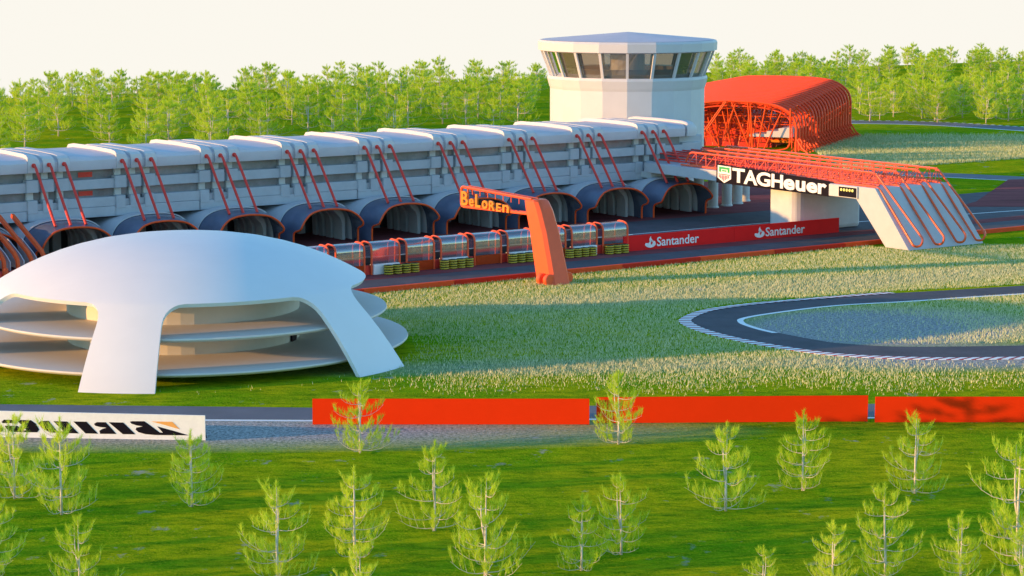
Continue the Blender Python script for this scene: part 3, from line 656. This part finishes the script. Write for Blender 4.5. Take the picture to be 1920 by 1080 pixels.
# local x = to the right (foot side), so span coordinate w = -x
def HL(w, s, z): return Vector((-w, s, z))
def hprof(f, ins=0.0):
    top = 9.1 + 2.3 * f; k = ins
    return [(1.8 + k, 0.1), (1.8 + k, 4.6 + 2.6 * f), (2.3 + k, 6.4 + 2.3 * f - k * .4), (3.7 + k * .8, 7.7 + 2.3 * f - k * .7), (5.8 + k * .5, 8.55 + 2.35 * f - k), (9, top - .1 - k), (15.5, top + .05 - k), (19 + 4 * f, top - .3 + .25 * f - k), (27 + 5 * f, top - 2.2 + .4 * f - k), (28.8 + 4 * f - k, top - 3.4), (29.4 + 4 * f - k, 0.1)]
NA = 21
for i in range(NA):
    f = i / (NA - 1); s = 43.7 * f; b = MB(); pr = hprof(f); inn = hprof(f, .95)
    b.tube(roundcorner([HL(w, s, z) for w, z in pr], 1.5, 3), .24, 8); b.tube(roundcorner([HL(w, s + .5, z) for w, z in inn], 1.5, 3), .12, 6)
    # roof purlin deck strips between arches, reads as dense red tubes
    if i < NA - 1:
        f2 = (i + 1) / (NA - 1)
        for q in range(1, 4):
            ff = f + (f2 - f) * q / 4; pp = hprof(ff); b.tube([HL(w, 43.7 * ff, z - .32) for w, z in pp[3:10]], .26, 6)
    # web members
    A_ = resample([HL(w, s, z) for w, z in pr], 30); B_ = resample([HL(w, s + .5, z) for w, z in inn], 30)
    for q in range(0, 29): b.tube([A_[q], B_[q + 1]] if q % 2 else [A_[q + 1], B_[q]], .05, 4, cap=False)
    # splayed foot
    b.tube([HL(1.8, s, 2.6), HL(0.6, s - .4, .9), HL(-.6, s - .8, 0)], .17, 6); b.tube([HL(1.8, s, .9), HL(-.2, s - .6, .25)], .10, 5)
    b.build('arch', M['hallred'], hall, smooth=50)
# front bracing fan and lower ring
b = MB(); b.tube(roundcorner([HL(2.9, -.3, 8.0), HL(2.9, -.3, .8), HL(5.5, -.3, .3), HL(26, -.3, .3)], 1.6, 5), .15, 7)
for (w0, z0, w1, z1) in ((15.2, 9, 19.8, 2.5), (14.9, 9, 18.6, 3.6), (13.9, 8.9, 10.4, .4), (10.9, 8.9, 9.9, .3), (10.4, 8.8, 9.8, .2), (7.5, 8.5, 9.0, .3), (4.6, 7.2, 7.8, .3), (13.2, 8.6, 14.4, 5), (22, 8.5, 16, .5), (24, 8, 20, .5)):
    b.tube([HL(w0, -.3, z0), HL(w1, -.3, z1)], .13, 7)
b.build('front_bracing', M['orange'], hall, smooth=45)
rg = random.Random(5)
for j in range(7):                                       # inner lattice of struts, bay by bay
    b = MB(); s = 3 + j * 6.0
    for q in range(26):
        w = rg.uniform(3.5, 27); w2 = w + rg.uniform(-3, 3); b.tube([HL(w, s + rg.uniform(-2, 2), rg.uniform(0, 3)), HL(w2, s + rg.uniform(-2, 2), rg.uniform(5.5, 8.6 + j * .2))], rg.choice((.07, .1, .13)), 5)
    for q in range(5): b.tube([HL(3, s, 2 + q * 1.4), HL(27, s + rg.uniform(-1, 1), 2.3 + q * 1.3)], .08, 5)
    b.build('inner_lattice', M['orange'], hall, smooth=45)
b = MB(); b.prism([HL(10.8, 1, 2.63), HL(3.0, 1, 2.6), HL(3.0, 1, 4.5), HL(5.4, 1, 4.25), HL(5.4, 1, 3.75), HL(7.6, 1, 3.7), HL(7.6, 1, 3.2), HL(10.8, 1, 3.1)], (0, 7, 0)); b.build('stepped_terrace', M['white'], hall, bevel=.05)
b = MB(); b.prism([HL(9, 10, 0), HL(27.5, 10, 0), HL(27.5, 10, 7.4), HL(25, 10, 7.6), HL(12, 10, 4.4), HL(9, 10, 3.0)], (0, 31, 0)); b.build('shade_bank', M['redp'], hall)  # solid bank added inside the hall to throw shade on the field
b = MB()
for q in range(14): b.box(-9 + .35 * (q % 2), -3.2, 9 + q * 2.2, 10.6 + q * 2.2, 1.0 + q * .22, 1.5 + q * .22)
b.build('seat_row', M['amber'], hall)
rp = empty('access_ramp', (40.5, 441, 0), atan2(21, 6) - pi / 2); tag(rp, 'white edged dark access ramp seen through the open side of the tube hall', 'ramp')
b = MB(); b.prism([(-1.6, 0, .2), (1.6, 0, .2), (1.6, 26, 2.2), (-1.6, 26, 2.2)], (0, 0, .5)); b.build('deck', M['black'], rp)
for x in (-1.75, 1.6): b = MB(); b.prism([(x, 0, .1), (x + .15, 0, .1), (x + .15, 26, 2.2), (x, 26, 2.2)], (0, 0, .95)); b.build('edge_beam', M['wpaint'], rp)

# ------------------------------------------------------------------ dome pavilion
dm = empty('domed_pavilion', (-29.6, 209.3, 0), 0); tag(dm, 'white shell dome on splayed legs over two round floors', 'pavilion')
RE, ZE, ZT = 16.4, 6.45, 10.4
def capz(r): return ZT - (ZT - ZE) * (r / RE) ** 2.5
def legz(r): t = (r - RE) / (22.35 - RE); return ZE - 4.5 * t - (ZE - 4.5) * t * t
NL = 14; NO = 26; legs = [radians(a) for a in (-157, -96.5, -33, 62, 136)]; NLEG = 5
def legw(r):
    base = 2.55 + (r - RE) / 5.95 * .65; R_ = 1.7; x = r - RE
    return base + (R_ * (1 - sqrt(max(0, 1 - (1 - x / R_) ** 2))) if x < R_ else 0)
aE = math.asin(legw(RE) / RE)
cols = []
for k in range(NLEG):
    for j in range(NL): cols.append(legs[k] - aE + 2 * aE * j / NL)
    nxt = legs[(k + 1) % NLEG] + (2 * pi if k == NLEG - 1 else 0); s0 = legs[k] + aE; s1 = nxt - aE
    for j in range(NO): cols.append(s0 + (s1 - s0) * j / NO)
b = MB(); NC = len(cols); rings_ = []
rad_list = [0.6, 2, 4, 6, 8, 10, 11.5, 13, 14.2, 15.2, 15.9, RE]
apex = b.bm.verts.new((0, 0, capz(0)))
for r in rad_list: rings_.append([b.bm.verts.new((r * cos(a), r * sin(a), capz(r))) for a in cols])
for j in range(NC): b.bm.faces.new((apex, rings_[0][j], rings_[0][(j + 1) % NC]))
for i in range(len(rings_) - 1):
    for j in range(NC): b.bm.faces.new((rings_[i][j], rings_[i + 1][j], rings_[i + 1][(j + 1) % NC], rings_[i][(j + 1) % NC]))
for k in range(NLEG):
    st = k * (NL + NO); prev = [rings_[-1][(st + j) % NC] for j in range(NL + 1)]
    for r in (16.5, 16.65, 16.9, 17.2, 17.6, 18.1, 19, 20, 21, 21.8, 22.35):
        an = math.asin(legw(r) / r); row = [b.bm.verts.new((r * cos(legs[k] - an + 2 * an * j / NL), r * sin(legs[k] - an + 2 * an * j / NL), legz(r))) for j in range(NL + 1)]
        for j in range(NL): b.bm.faces.new((prev[j], row[j], row[j + 1], prev[j + 1]))
        prev = row
b.build('shell', M['shell'], dm, smooth=40, solid=.38)
for z, r in ((0.95, 20.2), (3.55, 18.3)):
    b = MB(); b.lathe([(0.01, z - .55), (10, z - .5), (r - 2.2, z - .35), (r - .5, z - .12), (r - .08, z + .02), (r, z + .14), (r - .06, z + .26), (r - .4, z + .28), (0.01, z + .12)], 128); b.build('floor_disc', M['floor'], dm, smooth=50)
for z0, z1 in ((.9, 3.15), (3.65, 8.95)):
    b = MB(); b.lathe([(10.4, z0), (10.4, z1)], 56); b.build('drum_wall', M['floor'], dm)
for z0 in (1.1,):
    a = radians(-15); b = MB(); c = Vector((cos(a), sin(a), 0)); t_ = Vector((-c.y, c.x, 0)); b.prism([c * 10.45 - t_ * .6 + Vector((0, 0, z0)), c * 10.45 + t_ * .6 + Vector((0, 0, z0)), c * 10.45 + t_ * .6 + Vector((0, 0, 3.1)), c * 10.45 - t_ * .6 + Vector((0, 0, 3.1))], c * .12); b.build('doorway', M['black'], dm)
b = MB(); b.lathe([(8.5, 0), (8.5, .5)], 40); b.build('plinth', M['dgrey'], dm)

# ------------------------------------------------------------------ track wall blocks
i = 0
for q in range(20):
    u0 = -95 + 3.0 + q * 11.5 - .25
    if u0 > 160: break
    b = MB(); b.box(u0, u0 + 11.46, -39.2, -38.62, 0, .52); o = b.build('barrier_block', M['kerbor'] if q % 2 else M['kerbred'], None, bevel=.03)
    o.location = O; o.rotation_euler = (0, 0, RZ)
    ords = ['first', 'second', 'third', 'fourth', 'fifth', 'sixth', 'seventh', 'eighth', 'ninth', 'tenth', 'eleventh', 'twelfth', 'thirteenth', 'fourteenth', 'fifteenth', 'sixteenth', 'seventeenth', 'eighteenth', 'nineteenth', 'twentieth']
    tag(o, ('bright orange red' if q % 2 else 'darker red') + ' low barrier block, %s along the lane edge from the left' % ords[q], 'barrier', 'low red barrier blocks along the grass edge')

# ------------------------------------------------------------------ bank hoarding
for k, (u0, u1, ut) in enumerate(((9.4, 26.78, 12.6), (26.82, 44.5, 30.1))):
    e = frame('hoarding'); tag(e, ['red advertising board with white flame logo beside the last glass shelter', 'red advertising board with white flame logo in front of the gantry pier'][k], 'advertising board')
    b = MB(); b.box(u0, u1, -27.1, -26.9, 0, 1.88); b.build('panel', M['sred'], e)
    f0 = -27.12
    for pts in ([(0, .45), (.12, .25), (.45, .1), (.95, .02), (1.45, .1), (1.78, .28), (1.85, .5), (1.75, .72), (1.45, .86), (1.42, .72), (1.25, .5), (1.05, .3), (.95, .55), (1.1, .75), (1.25, .98), (.95, .9), (.6, .55), (.35, .62), (.1, .62)],
                [(.75, .95), (.8, 1.15), (1.0, 1.42), (1.02, 1.2), (1.22, 1.0), (1.33, .85), (1.3, .66), (1.14, .84), (.95, .65), (.82, .78)]):
        g_ = MB(); g_.prism([(ut + x * .9, f0, .22 + y) for x, y in pts], (0, -.03, 0)); g_.build('logo', M['wpaint'], e)
    put_text('lettering', 'Santander', M['wpaint'], e, (ut + 1.85, f0, .34), (1, 0, 0), (0, 0, 1), 6.6, 1.12, .012, .03)

# ------------------------------------------------------------------ glass shelters on the pit wall
def shelter_mesh():
    root = frame('glass_shelter'); r = .12
    side = roundcorner([L(0, 27.0, 0), L(0, 27.0, 3.5), L(0, 25.2, 3.62), L(0, 24.6, 3.0)], .95, 6)
    for x in (.05, 3.75):
        b = MB(); b.tube([p + Vector((x, 0, 0)) for p in side], r, 8); b.tube([p + Vector((x, 0, 0)) for p in (L(0, 24.6, 3.0), L(0, 24.5, 0))], r * .8, 8); b.build('side_frame', M['pink'], root, smooth=45)
    b = MB(); s2 = roundcorner([L(0, 26.98, 1.15), L(0, 26.98, 3.48), L(0, 25.2, 3.6), L(0, 24.6, 3.0), L(0, 24.55, 1.2)], .95, 6)
    b.grid([[p + Vector((.2, 0, 0)) for p in s2], [p + Vector((3.6, 0, 0)) for p in s2]]); b.build('glass_canopy', M['glass'], root, smooth=50)
    b = MB(); b.tube([L(-.8, 26.9, 2.0), L(4.6, 26.9, 2.0)], .05, 6); b.build('rail', M['wpaint'], root)
    b = MB(); b.box(.2, 3.6, -25.4, -24.8, .4, .9); b.box(.2, 3.6, -24.9, -24.7, .9, 1.6); b.build('bench', M['dgrey'], root, bevel=.05)
    return root
ordw = ['first', 'second', 'third', 'fourth', 'fifth', 'sixth', 'seventh', 'eighth', 'ninth', 'tenth']
s0 = shelter_mesh(); u_first = -35.5
for k in range(10):
    r_ = s0 if k == 0 else copy_tree(s0)
    u = u_first + 4.64 * k; r_.location = O + A * u
    cnt = k in (2, 4, 6, 8)
    tag(r_, ('%s curved glass shelter from the left, over a %s' % (ordw[k], 'white counter' if cnt else 'plain orange panel')) if k != 5 else 'sixth curved glass shelter from the left, just left of the leaning pylon', 'shelter', 'curved glass shelters on the pit wall')
    b = MB(); b.box(.22, 3.6, -27.05, -26.85, 0.02, 1.12) if not cnt else b.box(.2, 3.62, -27.25, -26.4, 0.02, 1.15)
    b.build('counter' if cnt else 'front_panel', M['wpaint'] if cnt else M['orange'], r_, bevel=.03)
# kerb plinth panels between the shelters
pw = frame('pit_wall'); tag(pw, 'low red pit wall running under the row of glass shelters', 'wall')
b = MB(); b.box(-60, 9.3, -26.8, -26.6, 0, 1.05); b.build('wall_panel', M['redp'], pw)

# tyre stacks
def tyre_stack():
    root = frame('tyre_stack')
    for q in range(4):
        b = MB(); z = .02 + q * .27; b.lathe([(.18, z), (.42, z), (.5, z + .06), (.52, z + .13), (.5, z + .2), (.42, z + .255), (.18, z + .255)], 18, close=False)
        b.lathe([(.515, z + .05), (.545, z + .09), (.545, z + .18), (.515, z + .215)], 18, mi=1); b.build('tyre', [M['tyre'], M['tyrey']], root, smooth=45)
    return root
ts = tyre_stack(); first = True
clusters = [(-24.5, 4, 'under the second white counter from the left', 1.16), (-17.0, 4, 'at the white counter left of the pylon', 1.12), (-7.5, 4, 'at the white counter beside the pylon', 1.15), (0.7, 4, 'at the white counter right of the pylon', 1.12), (6.6, 3, 'before the last glass shelter', 1.15)]
for cu, n, where, sp in clusters:
    for q in range(n):
        r_ = ts if first else copy_tree(ts); first = False
        r_.location = O + A * (cu + q * sp) + N * 27.85
        tag(r_, '%s of the %s yellow banded tyre stacks %s' % (['leftmost', 'second', 'third', 'rightmost'][q if q < n - 1 else 3], ['', '', '', 'three', 'four'][n], where), 'tyre stack', 'yellow and black tyre stacks')

# ------------------------------------------------------------------ leaning pylon with sign arm
py = frame('sign_pylon'); tag(py, 'leaning orange pylon holding a tapering sign arm over the track', 'pylon')
def psec(vc, z, dv, du, uc):
    a, b_ = dv / 2, du / 2; c = .35
    return [L(uc + x, vc + y, z) for x, y in ((-b_, -a), (-b_, a - c), (-b_ + c, a), (b_ - c, a), (b_, a - c), (b_, -a))]
b = MB(); b.loft([psec(44.2, 0, 2.9, 2.5, -13.6), psec(43.6, 2, 2.8, 2.45, -13.6), psec(42.6, 5.5, 2.6, 2.3, -13.65), psec(41.8, 7.8, 2.35, 2.2, -13.75), psec(41.35, 8.75, 2.0, 2.0, -13.8), psec(41.2, 8.95, 1.7, 1.7, -13.8)]); b.build('mast', M['pink'], py, smooth=30)
for dv, uu in ((0.75, -15.0), (-0.35, -15.1), (0.2, -12.1)):
    b = MB(); b.lathe([(.01, 0), (.55, 0), (.64, .08), (.64, .5), (.55, .58), (.01, .58)], 24); o = b.build('hinge_disc', M['pink'], py, smooth=40); o.location = L(uu, 44.0 + dv, .55); o.rotation_euler = (pi / 2, 0, 0)
ua = -14.6
top = [L(ua, 41.4, 8.95), L(ua, 27.8, 9.3)]; bot = [L(ua, 27.8, 7.05), L(ua, 41.2, 7.35)]
b = MB(); b.tube(roundcorner([top[0], top[1], bot[0], bot[1]], .5, 4), .17, 8)
b.tube(roundcorner([L(ua + .9, 41.4, 8.95), L(ua + .9, 27.8, 9.3), L(ua + .9, 27.8, 7.05), L(ua + .9, 41.2, 7.35)], .5, 4), .12, 8)
for q in range(8): v = 28.9 + q * 1.6; b.tube([L(ua, v, 9.25 - (v - 27.8) * .025), L(ua + .9, v, 9.25 - (v - 27.8) * .025)], .07, 6)
for q in range(7): v = 30 + q * 1.5; b.tube([L(ua, v, 9.2 - (v - 27.8) * .025), L(ua, v, 8.6 - (v - 27.8) * .03)], .06, 6)
arm = b.build('sign_arm', M['pink'], py, smooth=45)
letters = [('B', 28.2, 29.5, 7.25, 8.85), ('e', 29.8, 30.7, 7.25, 8.15), ('L', 31.0, 32.0, 7.25, 8.7), ('o', 32.3, 33.4, 7.2, 8.15), ('R', 33.7, 34.8, 7.15, 8.2), ('E', 35.1, 36.0, 7.15, 8.05), ('n', 36.3, 37.5, 7.15, 8.0)]
for ch, v0, v1, z0, z1 in letters:
    put_text('letter', ch, M['amber'], arm, (ua - .12, -v0, z0), (0, -1, 0), (0, 0, 1), v1 - v0, z1 - z0, .02, .22)

# ------------------------------------------------------------------ boards by the lower road
def board(name, p0, p1, h0, h1, m, label, z0=.05, frame_m=None):
    e = empty(name, (p0[0], p0[1], 0), atan2(p1[1] - p0[1], p1[0] - p0[0])); Lg = math.hypot(p1[0] - p0[0], p1[1] - p0[1])
    b = MB(); b.prism([(0, 0, z0), (Lg, 0, z0), (Lg, 0, h1), (0, 0, h0)], (0, .1, 0)); pn = b.build('panel', m, e)
    n = max(2, int(Lg / 4))
    for i in range(n + 1):
        x = .15 + (Lg - .3) * i / n; b = MB(); b.box(x - .05, x + .05, .1, .2, 0, h0 - .15); b.tube([(x, .15, h0 * .8), (x, 1.1, 0)], .04, 6); b.build('post', M['dgrey'], e)
    return tag(e, label, 'advertising board'), Lg
board('barrier_board', (-15.07, 174.15), (5.84, 174.15), 2.02, 2.02, M['board'], 'blank orange red board at the left, behind the pine by the white line')
board('barrier_board', (6.4, 174.65), (27.05, 175.3), 2.04, 2.06, M['board'], 'blank orange red board in the middle, behind the pine at its left end')
board('barrier_board', (27.55, 174.97), (50, 174.97), 2.02, 2.02, M['board'], 'blank orange red board running out of the right frame edge')
wb, Lw = board('banner_board', (-41.5, 169.65), (-22.4, 168.23), 2.05, 1.90, M['wpaint'], 'long white board with mirrored slanted black letters and an orange pennant')
WX0 = -37.66                                              # world x of the left frame edge on the board
xs0 = (WX0 + 41.5) / (41.5 - 22.4) * Lw
def BW(x, y):                                             # zoomed photo units -> board plane
    t = x / 1848; tp = 85 + 40 * t; bt = 335 + 37 * t; h = 2.02 - .12 * t
    return (xs0 + (Lw - xs0) * t, -.012, .05 + (h - .05) * (1 - (y - tp) / (bt - tp)))
glyphs = {'B': [[(1175, 187), (1195, 182), (1305, 182), (1335, 205), (1440, 292), (1470, 295), (1420, 233), (1560, 275), (1700, 321), (1400, 317), (1310, 308), (1250, 288), (1225, 265), (1232, 245), (1290, 232), (1235, 222), (1188, 205)]],
 'R': [[(985, 192), (1115, 195), (1222, 309), (1110, 308)], [(852, 208), (880, 191), (958, 192), (1052, 306), (905, 304), (900, 275), (925, 258), (965, 245), (905, 238), (865, 226)]],
 'I': [[(668, 185), (785, 187), (886, 303), (775, 300)]],
 'D': [[(350, 200), (375, 180), (445, 178), (520, 279), (580, 279), (488, 182), (610, 185), (713, 300), (560, 295), (455, 290), (385, 250)]],
 'G': [[(150, 170), (285, 172), (328, 205), (358, 262), (340, 288), (100, 285), (65, 255), (45, 225), (160, 225), (200, 268), (242, 268), (205, 220)], [(20, 190), (40, 168), (125, 170), (148, 200), (30, 200)]],
 'E': [[(-190, 165), (-60, 167), (-20, 215), (30, 268), (8, 282), (-110, 280), (-125, 262), (-40, 262), (-60, 235), (-150, 235), (-160, 215), (-85, 215), (-105, 190), (-175, 190)]]}
for ch, ps in glyphs.items():
    b = MB()
    for p in ps: b.prism([BW(x, y) for x, y in p], (0, -.012, 0))
    b.build('letter', M['black'], wb)
b = MB(); b.prism([BW(x, y) for x, y in ((1368, 184), (1555, 187), (1622, 262), (1500, 222))], (0, -.012, 0)); b.build('pennant', M['ltan'], wb)
